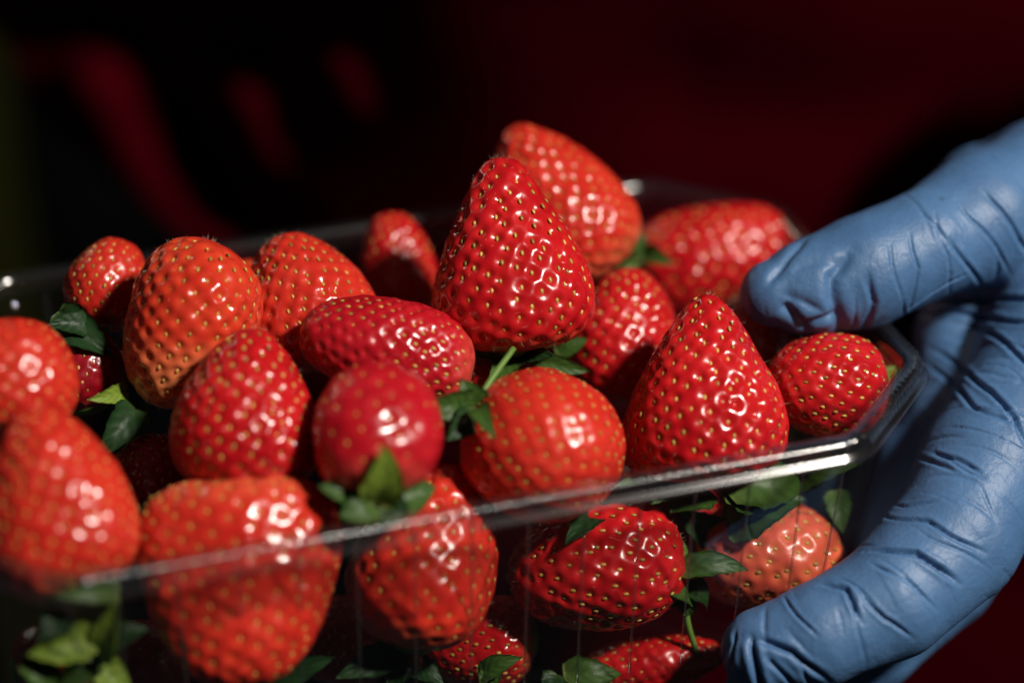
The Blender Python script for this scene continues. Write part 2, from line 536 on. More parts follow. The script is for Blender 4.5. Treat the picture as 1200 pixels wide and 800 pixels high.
B(13, (88, 694), (30, 478), 186, -3.5, pit=.75, taper=.56, full=.80, kind='warm', ssz=.82, seeds=190, step=.06, lump=.04,
  label='large cone-shaped strawberry in the left front corner with a bright ring highlight')
B(14, (272, 576), (292, 384), 182, -2.0, taper=.58, full=.78, fuzz=420, seeds=190, step=.05, lump=.045,
  label='glossy cone-shaped strawberry right below the orange pale-ended one')
B(15, (440, 580), (426, 432), 160, -3.6, ssz=.6, tilt=-28, taper=.16, full=.84, seeds=80, step=.07, lump=.07, pit=.42, kind='crimson',
  label='smooth blurred round strawberry with its green calyx turned to the front')
B(16, (560, 486), (716, 562), 184, -3.6, tilt=22, taper=.14, full=.80, kind='warm', ssz=.82, seeds=220, step=.07, lump=.02, pit=.62,
  label='big round blurred strawberry in the middle of the front rim')
B(17, (266, 560), (284, 802), 244, -4.3, taper=.38, full=.56, flat=.62, cleft=.22, kind='warm', ssz=.82, seeds=230, step=.07, lump=.03, pale_base=.15, pit=.62,
  label='largest blurred heart-shaped strawberry with a dent on top, behind the front wall')
B(18, (482, 758), (530, 544), 172, -3.75, taper=.40, full=.76, kind='warm', ssz=.82, seeds=160, step=.07, lump=.04, pit=.8,
  label='strawberry behind the front wall whose tip stands above the rim under the green calyx')
B(19, (802, 654), (598, 678), 158, -3.7, taper=.22, full=.76, pale_base=0, fuzz=420, seeds=170, step=.05, lump=.03,
  label='strawberry behind the front wall with long leaves at its right end')
B(20, (818, 664), (988, 648), 134, -3.6, pit=.75, taper=.06, full=.66, kind='salmon', fuzz=420, seeds=120, step=.05, lump=.06,
  label='pale salmon strawberry behind the plastic just above the gloved fingertip')
B(21, (680, 792), (850, 768), 70, -4.2, taper=.3, seeds=130, step=.06,
  label='strawberry lying on the punnet floor left of the gloved fingertip')
B(22, (626, 745), (498, 755), 112, -2.9, taper=.3, seeds=140, step=.07,
  label='dim strawberry at the bottom, half hidden below its neighbour behind the front wall')
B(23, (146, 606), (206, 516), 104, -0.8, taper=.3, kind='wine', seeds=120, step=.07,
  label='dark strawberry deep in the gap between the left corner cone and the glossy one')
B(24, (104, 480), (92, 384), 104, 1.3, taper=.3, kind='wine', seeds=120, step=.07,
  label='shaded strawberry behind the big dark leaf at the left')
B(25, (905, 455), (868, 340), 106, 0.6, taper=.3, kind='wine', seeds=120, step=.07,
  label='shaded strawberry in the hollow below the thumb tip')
B(26, (292, 380), (290, 304), 60, 3.4, taper=.3, kind='orange', seeds=90, step=.07,
  label='sliver of a strawberry seen between the orange and the broad bright one')
B(27, (606, 470), (544, 440), 74, -0.9, taper=.3, seeds=90, step=.07,
  label='small strawberry wedged under the base leaves of the tallest one')
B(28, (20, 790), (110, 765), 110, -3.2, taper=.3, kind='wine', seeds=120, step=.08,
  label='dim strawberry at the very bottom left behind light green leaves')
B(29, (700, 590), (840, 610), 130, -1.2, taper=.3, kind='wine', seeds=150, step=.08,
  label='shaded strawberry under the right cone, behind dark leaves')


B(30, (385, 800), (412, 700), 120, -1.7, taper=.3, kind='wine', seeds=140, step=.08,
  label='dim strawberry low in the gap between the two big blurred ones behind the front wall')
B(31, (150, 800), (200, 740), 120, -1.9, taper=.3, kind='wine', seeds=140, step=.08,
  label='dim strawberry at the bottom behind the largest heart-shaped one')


# ------------------------------------------------------------------ calyx leaves
def calyx(key, at=None, stem=None):
    """calyx cap at the base of a berry; sepals hang under it"""
    b = BER[key]
    nu, nv = 14, 5
    V = []
    for j in range(nv):
        a = (j / (nv - 1)) * math.pi * .5
        for i in range(nu):
            p = 2 * math.pi * i / nu
            V.append((.42 * math.sin(a + .02) * math.cos(p), .42 * math.sin(a + .02) * math.sin(p), -b.L / 2 - .10 + .18 * (1 - math.cos(a))))
    F = grid_faces(nu, nv, True)
    me = new_mesh('calyx', np.array(V) * CM, F)
    c = obj('calyx', me, M_stem, b.o)
    b.calyx = c
    if stem:
        pts = [at_row(*q)[0] for q in stem]
        tube('stem', pts, .075, M_stem, c)
    return c


def tube(name, pts, r, mat, parent, n=8, r_end=None):
    """tube through world-cm points, as a mesh in its parent's frame"""
    pts = np.array(pts)
    # resample by Catmull-Rom
    Q = []
    ext = np.vstack([2 * pts[0] - pts[1], pts, 2 * pts[-1] - pts[-2]])
    for i in range(1, len(ext) - 2):
        for t in np.linspace(0, 1, 7, endpoint=False):
            a, b_, c, d = ext[i - 1:i + 3]
            Q.append(.5 * ((2 * b_) + (c - a) * t + (2 * a - 5 * b_ + 4 * c - d) * t * t + (3 * b_ - a - 3 * c + d) * t ** 3))
    Q.append(pts[-1]); Q = np.array(Q)
    V = []
    up = np.array([.3, .2, .93])
    for i in range(len(Q)):
        t = Q[min(i + 1, len(Q) - 1)] - Q[max(i - 1, 0)]; t /= np.linalg.norm(t)
        x = np.cross(t, up); x /= np.linalg.norm(x); y = np.cross(x, t)
        f = i / (len(Q) - 1); rr = r + ((r_end if r_end else r * .8) - r) * f
        for k in range(n):
            p = 2 * math.pi * k / n
            V.append(Q[i] + rr * (math.cos(p) * x + math.sin(p) * y))
    F = grid_faces(n, len(Q), True).tolist()
    F.append(list(range(n))[::-1]); F.append(list(range((len(Q) - 1) * n, len(Q) * n)))
    me = new_mesh(name, W3(V), F)
    o = obj(name, me, mat, None)
    if parent is not None:
        o.parent = parent
        o.matrix_parent_inverse = world_of(parent).inverted()
    return o


def world_of(o):
    mwx = o.matrix_local if o.parent is None else None
    m_ = Matrix.Identity(4)
    chain = []
    while o is not None:
        chain.append(o); o = o.parent
    for q in reversed(chain):
        m_ = m_ @ q.matrix_parent_inverse @ q.matrix_basis
    return m_


def sepal(key, p0, p1, width, bend=.25, cup=.18, face=None, mat='mid', twist=0, wob=.05, seed=0):
    """a pointed leaf from p0 to p1, each (px, py, row); width in cm"""
    b = BER[key]
    if b.calyx is None: calyx(key)
    g = np.random.default_rng(seed + int(p0[0] * 7 + p1[1]))
    A = at_row(*p0)[0]; Bp = at_row(*p1)[0]
    ax = Bp - A; L = np.linalg.norm(ax); ax /= L
    view = CAM - A; view /= np.linalg.norm(view)
    nrm = (view + np.array([0, 0, .35])) if face is None else np.array(face, float)
    nrm = nrm - ax * (nrm @ ax); nrm /= np.linalg.norm(nrm)
    sd = np.cross(nrm, ax)
    tw = math.radians(twist)
    nrm, sd = nrm * math.cos(tw) + sd * math.sin(tw), sd * math.cos(tw) - nrm * math.sin(tw)
    nl, nw = 18, 9
    V = []; al = []; ac = []
    phs = g.uniform(0, 6.28, 3); curl = g.uniform(-.7, .7); dip = g.uniform(.05, .28)
    nr0, sd0 = nrm, sd
    for side in (0, 1):
        for i in range(nl):
            t = i / (nl - 1)
            q_ = curl * t; nrm = nr0 * math.cos(q_) + sd0 * math.sin(q_); sd = sd0 * math.cos(q_) - nr0 * math.sin(q_)
            c = A + ax * L * t + nr0 * bend * L * (4 * t * (1 - t)) * .5 - nr0 * dip * L * t * t + sd0 * .06 * L * math.sin(3 * t + phs[0])
            hw = width / 2 * ((t + .07) ** .6 * (1 - t) ** .95) / .52
            hw = max(hw, .004) * (1 + .09 * math.sin(19 * t + phs[1]) * (1 - t) + .05 * math.sin(41 * t + phs[0]))
            for j in range(nw):
                s = 2 * j / (nw - 1) - 1
                off = cup * hw * (s * s) * 1.4 + wob * hw * math.sin(6 * t + 3 * s + phs[2]) - .03 * width * math.exp(-(s / .15) ** 2)
                V.append(c + sd * s * hw + nrm * (off - side * .022))
                al.append(t); ac.append(s)
    n1 = nl * nw
    f = grid_faces(nw, nl)
    F = f.tolist() + (f[:, ::-1] + n1).tolist()
    ring = [i * nw for i in range(nl)] + [(nl - 1) * nw + j for j in range(1, nw)] + [i * nw + nw - 1 for i in range(nl - 2, -1, -1)] + [j for j in range(nw - 2, 0, -1)]
    for q in range(len(ring)):
        a, c2 = ring[q], ring[(q + 1) % len(ring)]
        F.append([a, a + n1, c2 + n1, c2])
    me = new_mesh('sepal', W3(V), F)
    attr(me, 'along', al); attr(me, 'across', ac)
    o = obj('sepal', me, LM[mat], None)
    o.parent = b.calyx
    o.matrix_parent_inverse = world_of(b.calyx).inverted()
    return o


# tallest berry: leaves fanned out below it
calyx(1)
sepal(1, (590, 412, -.6), (548, 398, -1.5), 1.0, .2, mat='mid')
sepal(1, (600, 416, -.8), (575, 440, -1.7), .8, .2, mat='mid')
sepal(1, (612, 416, -.8), (640, 410, -1.6), .8, .3, mat='dark')
sepal(1, (620, 418, -.6), (690, 432, -1.2), .55, .15, mat='mid')
sepal(1, (650, 410, -.2), (688, 396, -.4), .6, .2, mat='mid')
# right back berry
calyx(3)
sepal(3, (752, 306, 3.1), (748, 262, 3.3), .55, .1, mat='mid')
sepal(3, (752, 300, 2.9), (790, 306, 2.2), .55, .35, mat='mid')
sepal(3, (750, 312, 2.8), (715, 322, 2.3), .45, .1, mat='mid')
sepal(6, (1034, 440, -2.6), (1050, 428, -2.6), .3, .1, mat='light')
# front blurred calyx
calyx(15)
sepal(15, (440, 592, -4.9), (447, 534, -5.4), 1.05, .05, mat='light')
sepal(15, (434, 590, -4.8), (375, 566, -4.6), .75, .15, mat='mid')
sepal(15, (450, 590, -4.8), (514, 570, -4.7), 1.0, .15, mat='mid')
sepal(15, (438, 590, -4.9), (402, 602, -5.2), .9, .15, mat='mid')
sepal(15, (446, 590, -4.9), (480, 604, -5.2), .9, .15, mat='dark')
# calyx of the big round front berry
calyx(16, stem=[(556, 482, -3.1), (572, 450, -2.8), (602, 408, -2.2)])
sepal(16, (556, 480, -3.2), (505, 466, -3.4), .9, .2, mat='mid')
sepal(16, (556, 482, -3.3), (528, 512, -3.9), .8, .2, mat='dark')
sepal(16, (556, 478, -3.2), (545, 448, -3.2), .8, .2, mat='mid')
sepal(16, (558, 480, -3.4), (578, 500, -4.4), .6, .4, mat='mid')
# left: dark leaves
calyx(11)
sepal(11, (70, 362, 1.8), (132, 418, .6), 1.05, .3, mat='dark', twist=-10)
sepal(11, (172, 330, 2.0), (181, 306, 1.9), .35, .1, mat='light')
sepal(11, (108, 384, 1.2), (62, 378, .9), .7, .1, mat='dark')
calyx(24)
sepal(24, (150, 462, .2), (108, 462, -.4), .5, .2, mat='light')
sepal(24, (160, 472, 0), (118, 532, -1.0), .95, .35, mat='dark')
calyx(23)
sepal(23, (165, 600, -2.0), (60, 690, -4.4), .7, -.2, mat='light')
sepal(23, (170, 590, -2.0), (150, 640, -3.2), .8, .2, mat='dark')
sepal(17, (262, 596, -2.9), (232, 586, -3.0), .35, .1, mat='light')
calyx(17)
# bottom left bunch behind the wall
calyx(28)
sepal(28, (118, 752, -4.7), (36, 758, -5.0), .95, .2, mat='light')
sepal(28, (112, 770, -4.7), (134, 712, -5.1), .8, .2, mat='light')
sepal(28, (116, 756, -4.6), (172, 738, -4.8), .8, .2, mat='dark')
sepal(28, (118, 776, -4.6), (62, 806, -4.8), .9, .2, mat='mid')
sepal(28, (108, 780, -4.6), (160, 812, -4.8), .9, .2, mat='light')
sepal(28, (76, 716, -4.4), (44, 748, -5.0), .8, .2, mat='dark')
sepal(28, (140, 700, -4.6), (70, 690, -5.0), .7, .3, mat='mid')
sepal(28, (30, 770, -4.6), (66, 812, -5.0), .8, .3, mat='mid')
# leaves of the in-focus berry behind the wall
calyx(19, stem=[(802, 690, -4.3), (806, 730, -4.6), (818, 768, -4.7)])
sepal(19, (792, 664, -4.4), (876, 666, -5.0), .72, .25, mat='mid', twist=8)
sepal(19, (806, 700, -4.4), (772, 684, -4.9), .70, .35, mat='mid', twist=-15)
sepal(19, (802, 690, -4.4), (832, 712, -4.6), .8, .5, mat='dark', twist=30)
sepal(19, (805, 700, -4.4), (748, 722, -4.8), .28, .3, mat='mid')
sepal(19, (800, 690, -4.4), (812, 724, -4.7), .6, .4, mat='mid')
# leaves under the rim at the right
calyx(29)
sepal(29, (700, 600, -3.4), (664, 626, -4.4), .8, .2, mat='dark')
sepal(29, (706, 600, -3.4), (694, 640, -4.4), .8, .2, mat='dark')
sepal(29, (800, 560, -3.4), (768, 590, -4.1), .8, .2, mat='mid')
sepal(5, (800, 570, -3.4), (728, 566, -4.0), .6, .2, mat='mid')
sepal(5, (830, 572, -3.6), (786, 600, -3.9), 1.3, .2, mat='mid')
sepal(5, (850, 560, -3.6), (915, 594, -4.0), 1.7, .2, mat='mid')
sepal(5, (850, 556, -3.6), (950, 570, -4.0), 1.6, .3, mat='mid')
sepal(20, (850, 610, -3.6), (945, 588, -4.1), 1.5, .3, mat='mid')
sepal(20, (930, 560, -3.2), (992, 545, -4.4), .9, .2, mat='mid')
sepal(20, (975, 575, -3.2), (990, 622, -4.0), .75, .3, mat='mid')
sepal(20, (840, 640, -3.2), (800, 596, -3.4), 1.0, .2, mat='dark')
# bottom row
calyx(22)
sepal(22, (560, 790, -4.2), (606, 772, -4.6), .6, .2, mat='mid')
sepal(22, (580, 780, -4.2), (570, 815, -4.6), .6, .2, mat='mid')
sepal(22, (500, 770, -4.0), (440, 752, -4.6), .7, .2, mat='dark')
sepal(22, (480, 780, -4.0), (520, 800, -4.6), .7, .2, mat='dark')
sepal(21, (660, 790, -4.4), (728, 784, -4.7), .85, .3, mat='mid')
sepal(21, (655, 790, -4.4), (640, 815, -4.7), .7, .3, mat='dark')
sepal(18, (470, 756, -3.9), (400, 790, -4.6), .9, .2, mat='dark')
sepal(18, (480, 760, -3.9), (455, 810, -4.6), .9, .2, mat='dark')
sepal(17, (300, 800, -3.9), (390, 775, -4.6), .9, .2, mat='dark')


# ------------------------------------------------------------------ punnet
def outline(a, b, c, n):
    """rounded chamfered rectangle, counter-clockwise, n points evenly spaced, plus outward normals"""
    P = np.array([(-a + c, -b), (a - c, -b), (a, -b + c), (a, b - c), (a - c, b), (-a + c, b), (-a, b - c), (-a, -b + c)])
    # extra points keep the long sides straight under corner cutting
    Q = []
    for i in range(8):
        p, q = P[i], P[(i + 1) % 8]
        l = np.linalg.norm(q - p); k = min(.55 / l, .33)
        Q += [p, p + (q - p) * k, q - (q - p) * k]
    Q = np.array(Q)
    for _ in range(3):
        R_ = np.roll(Q, -1, 0)
        Q = np.stack([Q * .75 + R_ * .25, Q * .25 + R_ * .75], 1).reshape(-1, 2)
    seg = np.linalg.norm(np.roll(Q, -1, 0) - Q, axis=1)
    cum = np.concatenate([[0], np.cumsum(seg)]); Qc = np.vstack([Q, Q[:1]])
    s = np.linspace(0, cum[-1], n, endpoint=False)
    O = np.stack([np.interp(s, cum, Qc[:, 0]), np.interp(s, cum, Qc[:, 1])], 1)
    T = np.roll(O, -1, 0) - np.roll(O, 1, 0); T /= np.linalg.norm(T, axis=1)[:, None]
    return O, np.stack([T[:, 1], -T[:, 0]], 1), s


A1, B1, C1, ZT = 9.55, 5.72, 2.15, -.35           # top of the wall
A0, B0, C0, ZB = 8.75, 4.92, 1.7, -5.85           # foot of the wall
pun = bpy.data.objects.new('punnet', None)
COL.objects.link(pun)
pun.empty_display_size = .02
pm_ = Matrix.Rotation(YAW, 4, 'Z'); pm_.translation = Vector(W3((0, 0, 0)))
pun.matrix_world = pm_
tag(pun, 'clear plastic punnet full of strawberries, held at its right end by the gloved hand', 'punnet')

NW = 700
rows = []
for z in np.linspace(ZB + .35, ZT, 10):
    f = (z - ZB) / (ZT - ZB)
    O, Nn, s_ = outline(A0 + (A1 - A0) * f, B0 + (B1 - B0) * f, C0 + (C1 - C0) * f, NW)
    rows.append(np.column_stack([O, np.full(NW, z)]))
foot = []
for q in np.linspace(0, 1, 5)[:-1]:
    ang = q * math.pi / 2
    O, Nn, s_ = outline(A0 - .3 + .3 * math.sin(ang) + .02, B0 - .3 + .3 * math.sin(ang) + .02, C0, NW)
    foot.append(np.column_stack([O, np.full(NW, ZB + .35 * (1 - math.cos(ang)))]))
rows = foot + rows
inner = []
for R_ in rows[::-1]:
    q = R_.copy(); q[:, :2] *= (1 - .04 / 7); q[:, 2] += .02
    inner.append(q)
V = np.vstack(rows + inner)
wall = obj('wall', new_mesh('wall', V * CM, grid_faces(NW, len(rows) * 2, True)), M_plastic, pun)
O, Nn, s_ = outline(A0 - .28, B0 - .28, C0, 160)
Vb = np.vstack([np.column_stack([O, np.full(160, ZB)]), np.column_stack([O, np.full(160, ZB + .05)])])
Fb = grid_faces(160, 2, True).tolist() + [list(range(160))[::-1], list(range(160, 320))]
obj('base', new_mesh('base', Vb * CM, Fb, False), M_base, pun)

# rim: fluted bend, flat flange, turned-down lip
NR = 2400
O, Nn, s_ = outline(A1, B1, C1, NR)
prof = [(0, -.40, 0), (.015, -.22, 0), (.05, -.10, 0), (.10, -.03, 0), (.17, 0, 0), (.27, .01, .3), (.33, -.01, 1), (.37, -.06, 1), (.39, -.12, .6),
        (.40, -.22, 0), (.425, -.27, 0), (.465, -.295, 0), (.495, -.33, 0), (.505, -.37, 0), (.49, -.41, 0), (.45, -.43, 0), (.40, -.41, 0),
        (.37, -.34, 0), (.355, -.12, 0), (.33, -.06, 0),
        (.27, -.035, 0), (.17, -.04, 0), (.14, -.07, 0), (.09, -.13, 0), (.06, -.23, 0), (.045, -.40, 0)]
flute = .026 * np.sin(s_ * 2 * math.pi / .185 + .6 * np.sin(s_ * 2.1)) * (.75 + .25 * np.sin(s_ * .9))
V = []
for (o_, z_, w_) in prof:
    q = O + Nn * (o_ * (1.22 if o_ > .2 else 1) + flute * w_)[:, None]
    V.append(np.column_stack([q, np.full(NR, z_)]))
rim = obj('rim', new_mesh('rim', np.vstack(V) * CM, grid_faces(NR, len(prof), True)), M_rim, pun)

# moulded upright ribs on the four sides
rib_me = {}


def rib(p_top, p_bot, nrm2, tag_):
    p_top = np.array(p_top); p_bot = np.array(p_bot)
    n3 = np.array([nrm2[0], nrm2[1], .14]); n3 /= np.linalg.norm(n3)
    ax = p_bot - p_top
    tdir = np.cross(n3, ax); tdir /= np.linalg.norm(tdir)
    if tag_ not in rib_me:
        V = []
        for e_ in (0, 1):
            for (x_, y_) in ((-.03, -.002), (-.02, .02), (0, .028), (.02, .02), (.03, -.002)):
                V.append(ax * e_ + tdir * x_ + n3 * y_)
        F = [[0, 1, 6, 5], [1, 2, 7, 6], [2, 3, 8, 7], [3, 4, 9, 8], [4, 0, 5, 9], [0, 4, 3, 2, 1], [5, 6, 7, 8, 9]]
        rib_me[tag_] = new_mesh('rib', np.array(V) * CM, F)
    o = obj('rib', rib_me[tag_], M_rib, pun)
    o.location = Vector(p_top * CM)


def wall_at(z):
    f = (z - ZB) / (ZT - ZB)
    return A0 + (A1 - A0) * f, B0 + (B1 - B0) * f


at_, bt_ = wall_at(-.5); ab_, bb_ = wall_at(-5.4)
for x in np.arange(-6.6, 6.7, 1.1):
    rib((x, -bt_, -.5), (x, -bb_, -5.4), (0, -1), 'front')
    rib((x, bt_, -.5), (x, bb_, -5.4), (0, 1), 'rear')
for sx, t_ in ((1, 'corner_east'), (-1, 'corner_west')):
    rib((sx * (at_ - C1 + .1), -bt_, -.45), (sx * (ab_ - C0 + .1), -bb_, -5.4), (sx * .35, -1), t_)
for y in np.arange(-2.75, 2.8, 1.1):
    rib((at_, y, -.5), (ab_, y, -5.4), (1, 0), 'east')
    rib((-at_, y, -.5), (-ab_, y, -5.4), (-1, 0), 'west')

# ------------------------------------------------------------------ person: glove
person = bpy.data.objects.new('person', None)
COL.objects.link(person)
person.empty_display_size = .05
person.location = (.06, .42, 0)
tag(person, 'person in dark red jacket over black shirt, holding the punnet in a blue rubber glove', 'person')
bpy.context.view_layer.update()


def kid(o):
    o.parent = person
    o.matrix_parent_inverse = Matrix.Translation(Vector(person.location)).inverted()
    return o


def D(px, py, d): return at_depth(px, py, d)


CH = [  # chains of (px, py, depth cm, radius cm)
    # thumb
    [(907, 345, 46.9, .69), (948, 338, 47.1, .99), (1012, 318, 47.3, 1.16), (1085, 286, 47.6, 1.14), (1150, 256, 48.3, 1.38), (1235, 236, 49.8, 1.72)],
    # back of the hand and wrist, further away
    [(1235, 236, 49.8, 1.72), (1200, 225, 50.5, 1.35), (1150, 222, 50.6, 1.0)],
    [(1235, 240, 49.8, 1.65), (1320, 222, 52, 2.0), (1480, 175, 56, 2.4)],
    # palm between thumb and index
    [(1235, 236, 49.8, 1.72), (1262, 330, 49.0, 1.7), (1232, 430, 48.0, 1.5)],
    [(1150, 300, 49.6, .9), (1122, 392, 49.8, .95), (1125, 480, 49.2, 1.1)],
    # index
    [(1232, 430, 48.0, 1.5), (1160, 545, 46.8, 1.42), (1120, 628, 46.0, 1.34), (1040, 704, 45.2, 1.17), (960, 742, 44.9, 1.02), (897, 762, 44.9, .86)],
    # palm side of the index root, in the shade
    [(1185, 440, 49.0, 1.2), (1080, 545, 49.2, 1.05), (1050, 640, 48.2, .9)],
    # middle finger
    [(1240, 480, 49.8, 1.3), (1165, 580, 49.3, 1.25), (1100, 672, 48.6, 1.18), (1015, 752, 48.0, 1.1), (900, 815, 47.6, .95)],
    [(1262, 330, 49.0, 1.7), (1270, 480, 49.8, 1.4)],
]


def hand_field(Pt):
    K = .38
    F = np.full(len(Pt), 9.0, np.float32)
    for ci, ch in enumerate(CH):
        Fc = np.full(len(Pt), 9.0, np.float32)
        for (a, b_) in zip(ch[:-1], ch[1:]):
            A = D(*a[:3]).astype(np.float32); Bq = D(*b_[:3]).astype(np.float32)
            ba = Bq - A; pa = Pt - A
            h = np.clip(pa @ ba / (ba @ ba), 0, 1)
            d = np.linalg.norm(pa - h[:, None] * ba, axis=1) - (a[3] + (b_[3] - a[3]) * h)
            hh = np.clip(.5 + .5 * (Fc - d) / .12, 0, 1)
            Fc = Fc * (1 - hh) + d * hh - .12 * hh * (1 - hh)
        k = .10 if ci == 7 else K
        hh = np.clip(.5 + .5 * (F - Fc) / k, 0, 1)
        F = F * (1 - hh) + Fc * hh - k * hh * (1 - hh)
    return F


def surface_nets(field, lo, hi, h):
    n = np.ceil((hi - lo) / h).astype(int)
    ax = [lo[i] + h * np.arange(n[i]) for i in range(3)]
    F = np.empty(n, np.float32)
    YY, ZZ = np.meshgrid(ax[1], ax[2], indexing='ij')
    for i in range(n[0]):
        F[i] = field(np.column_stack([np.full(YY.size, ax[0][i]), YY.ravel(), ZZ.ravel()]).astype(np.float32)).reshape(n[1], n[2])
    ins = F < 0
    c = np.zeros(np.array(n) - 1, np.uint8)
    for dx in (0, 1):
        for dy in (0, 1):
            for dz in (0, 1):
                c += ins[dx:n[0] - 1 + dx, dy:n[1] - 1 + dy, dz:n[2] - 1 + dz]
    act = (c > 0) & (c < 8)
    idx = np.argwhere(act)
    vid = np.full(act.shape, -1, np.int32); vid[act] = np.arange(len(idx))
    acc = np.zeros((len(idx), 3)); cnt = np.zeros(len(idx))
    corners = [(x, y, z) for x in (0, 1) for y in (0, 1) for z in (0, 1)]
    for a in corners:
        for k in range(3):
            if a[k] == 0:
                b_ = list(a); b_[k] = 1
                fa = F[idx[:, 0] + a[0], idx[:, 1] + a[1], idx[:, 2] + a[2]]
                fb = F[idx[:, 0] + b_[0], idx[:, 1] + b_[1], idx[:, 2] + b_[2]]
                mk = (fa < 0) != (fb < 0)
                t = np.where(mk, fa / np.where(mk, fa - fb, 1), 0)
                p = np.array(a, float)[None] + np.zeros((len(idx), 3)); p[:, k] = t
                acc[mk] += p[mk]; cnt[mk] += 1
    V = lo + h * (idx + acc / cnt[:, None])
    quads = []
    for k in range(3):
        o1, o2 = (k + 1) % 3, (k + 2) % 3
        sl0 = [slice(1, None)] * 3; sl1 = [slice(1, None)] * 3
        a = ins[tuple(slice(0, n[k] - 1) if q == k else slice(1, n[q] - 1) for q in range(3))]
        b_ = ins[tuple(slice(1, n[k]) if q == k else slice(1, n[q] - 1) for q in range(3))]
        e_ = np.argwhere(a != b_)
        flip = a[tuple(e_.T)]
        base = e_.copy(); base[:, o1] += 1; base[:, o2] += 1
        def cell(d1, d2):
            q = base.copy(); q[:, o1] -= d1; q[:, o2] -= d2
            return vid[q[:, 0], q[:, 1], q[:, 2]]
        Q = np.stack([cell(1, 1), cell(0, 1), cell(0, 0), cell(1, 0)], 1)
        Q[~flip] = Q[~flip][:, ::-1]
        quads.append(Q)
    Q = np.vstack(quads)
    Q = Q[(Q >= 0).all(1)]
    return V, Q


allp = np.array([D(*q[:3]) for ch in CH for q in ch])
lo = allp.min(0) - 2.0; hi = allp.max(0) + 2.0
lim = D(1360, 400, 49)
hi[0] = min(hi[0], lim[0] + 1.5)
GV, GF = surface_nets(hand_field, lo, hi, .072)
tmp = new_mesh('tmp', GV, GF)
to = bpy.data.objects.new('tmp', tmp); COL.objects.link(to)
sm_ = to.modifiers.new('s', 'SMOOTH'); sm_.iterations = 4; sm_.factor = .5
ss_ = to.modifiers.new('ss', 'SUBSURF'); ss_.levels = 1; ss_.render_levels = 1
ev = to.evaluated_get(bpy.context.evaluated_depsgraph_get())
gm = bpy.data.meshes.new_from_object(ev)
bpy.data.objects.remove(to); bpy.data.meshes.remove(tmp)
gm.name = 'glove'
nV = len(gm.vertices)
co = np.empty(nV * 3, np.float32); gm.vertices.foreach_get('co', co); co = co.reshape(-1, 3).astype(float)
no = np.empty(nV * 3, np.float32); gm.vertices.foreach_get('normal', no); no = no.reshape(-1, 3).astype(float)
bvh = BVHTree.FromPolygons([Vector(v) for v in co], [tuple(p.vertices) for p in gm.polygons])

CREASE = [  # pixel polyline where the glove is folded, depth, half width (cm)
    ([(942, 286), (922, 304), (903, 328)], .10, .09),
    ([(992, 300), (976, 324), (976, 350), (982, 384)], .15, .12), ([(1019, 326), (1024, 354), (1008, 388)], .07, .10),
    ([(918, 360), (930, 372), (944, 384)], .14, .10), ([(946, 380), (972, 372)], .12, .09), ([(925, 348), (958, 362)], .06, .09),
    ([(930, 318), (955, 308), (980, 305)], .05, .10),
    ([(1066, 276), (1076, 314), (1066, 356)], .05, .06), ([(1042, 292), (1053, 340)], .035, .06),
    ([(1119, 288), (1142, 325)], .07, .07), ([(1126, 240), (1150, 268), (1178, 308)], .05, .06), ([(1162, 234), (1200, 286)], .08, .08),
    ([(1066, 358), (1090, 344), (1122, 326)], .05, .06), ([(1100, 356), (1150, 350), (1210, 352)], .12, .09),
    ([(1110, 368), (1160, 372), (1210, 380)], .12, .09), ([(1142, 382), (1175, 402), (1210, 428)], .10, .08),
    ([(1097, 434), (1140, 474), (1182, 494)], .10, .08), ([(1103, 416), (1160, 456), (1190, 494), (1202, 520)], .12, .08),
    ([(1098, 530), (1120, 538), (1144, 553)], .08, .07), ([(1078, 534), (1110, 549)], .06, .07), ([(1055, 590), (1086, 587)], .06, .06),
    ([(1113, 538), (1146, 557)], .05, .05),
    ([(1040, 604), (1087, 611), (1136, 638)], .10, .07), ([(1022, 645), (1073, 646), (1112, 675)], .16, .09),
    ([(1026, 660), (1054, 676), (1088, 704)], .07, .06), ([(966, 684), (990, 690), (1006, 719)], .12, .07),
    ([(1012, 696), (1035, 725), (1062, 742)], .08, .06), ([(922, 703), (948, 735)], .06, .05),
    ([(1080, 622), (1140, 655)], .03, .05), ([(880, 752), (886, 775), (892, 806)], .18, .11), ([(891, 752), (930, 763), (960, 790)], .13, .10),
    ([(862, 744), (858, 775)], .07, .07), ([(905, 775), (925, 800)], .08, .08), ([(1150, 575), (1165, 600)], .03, .05),
    ([(1000, 700), (1010, 760)], .025, .06), ([(1095, 250), (1110, 300), (1112, 340)], .03, .05),
]
disp = .03 * noise3(co, 3, 2.0, 2) + .006 * noise3(co, 4, 6.5, 2)
# fine gathers running across each finger
rel = np.zeros((nV, 3)); chn = np.zeros(nV, int)
along = np.zeros(nV); best = np.full(nV, 99.0); axis = np.zeros((nV, 3))
for ci, ch in enumerate(CH):
    acc_l = ci * 37.0
    for (a, b_) in zip(ch[:-1], ch[1:]):
        A = D(*a[:3]); Bq = D(*b_[:3]); ba = Bq - A; l_ = np.linalg.norm(ba)
        pa = co - A; h = np.clip(pa @ ba / l_ ** 2, 0, 1)
        d = np.linalg.norm(pa - h[:, None] * ba, axis=1) - (a[3] + (b_[3] - a[3]) * h)
        mk = d < best
        rel[mk] = (pa - h[:, None] * ba)[mk]; chn[mk] = ci
        best[mk] = d[mk]; along[mk] = acc_l + h[mk] * l_; axis[mk] = ba / l_
        acc_l += l_
al2 = (co * axis).sum(1)
perp = co - axis * al2[:, None]
wq = np.column_stack([al2 * 3.4, perp[:, 0] * .8, perp[:, 1] * .8]) + noise3(co, 21, 1.2, 1)[:, None] * .9
w1 = noise3(wq, 22, 1.5, 2)
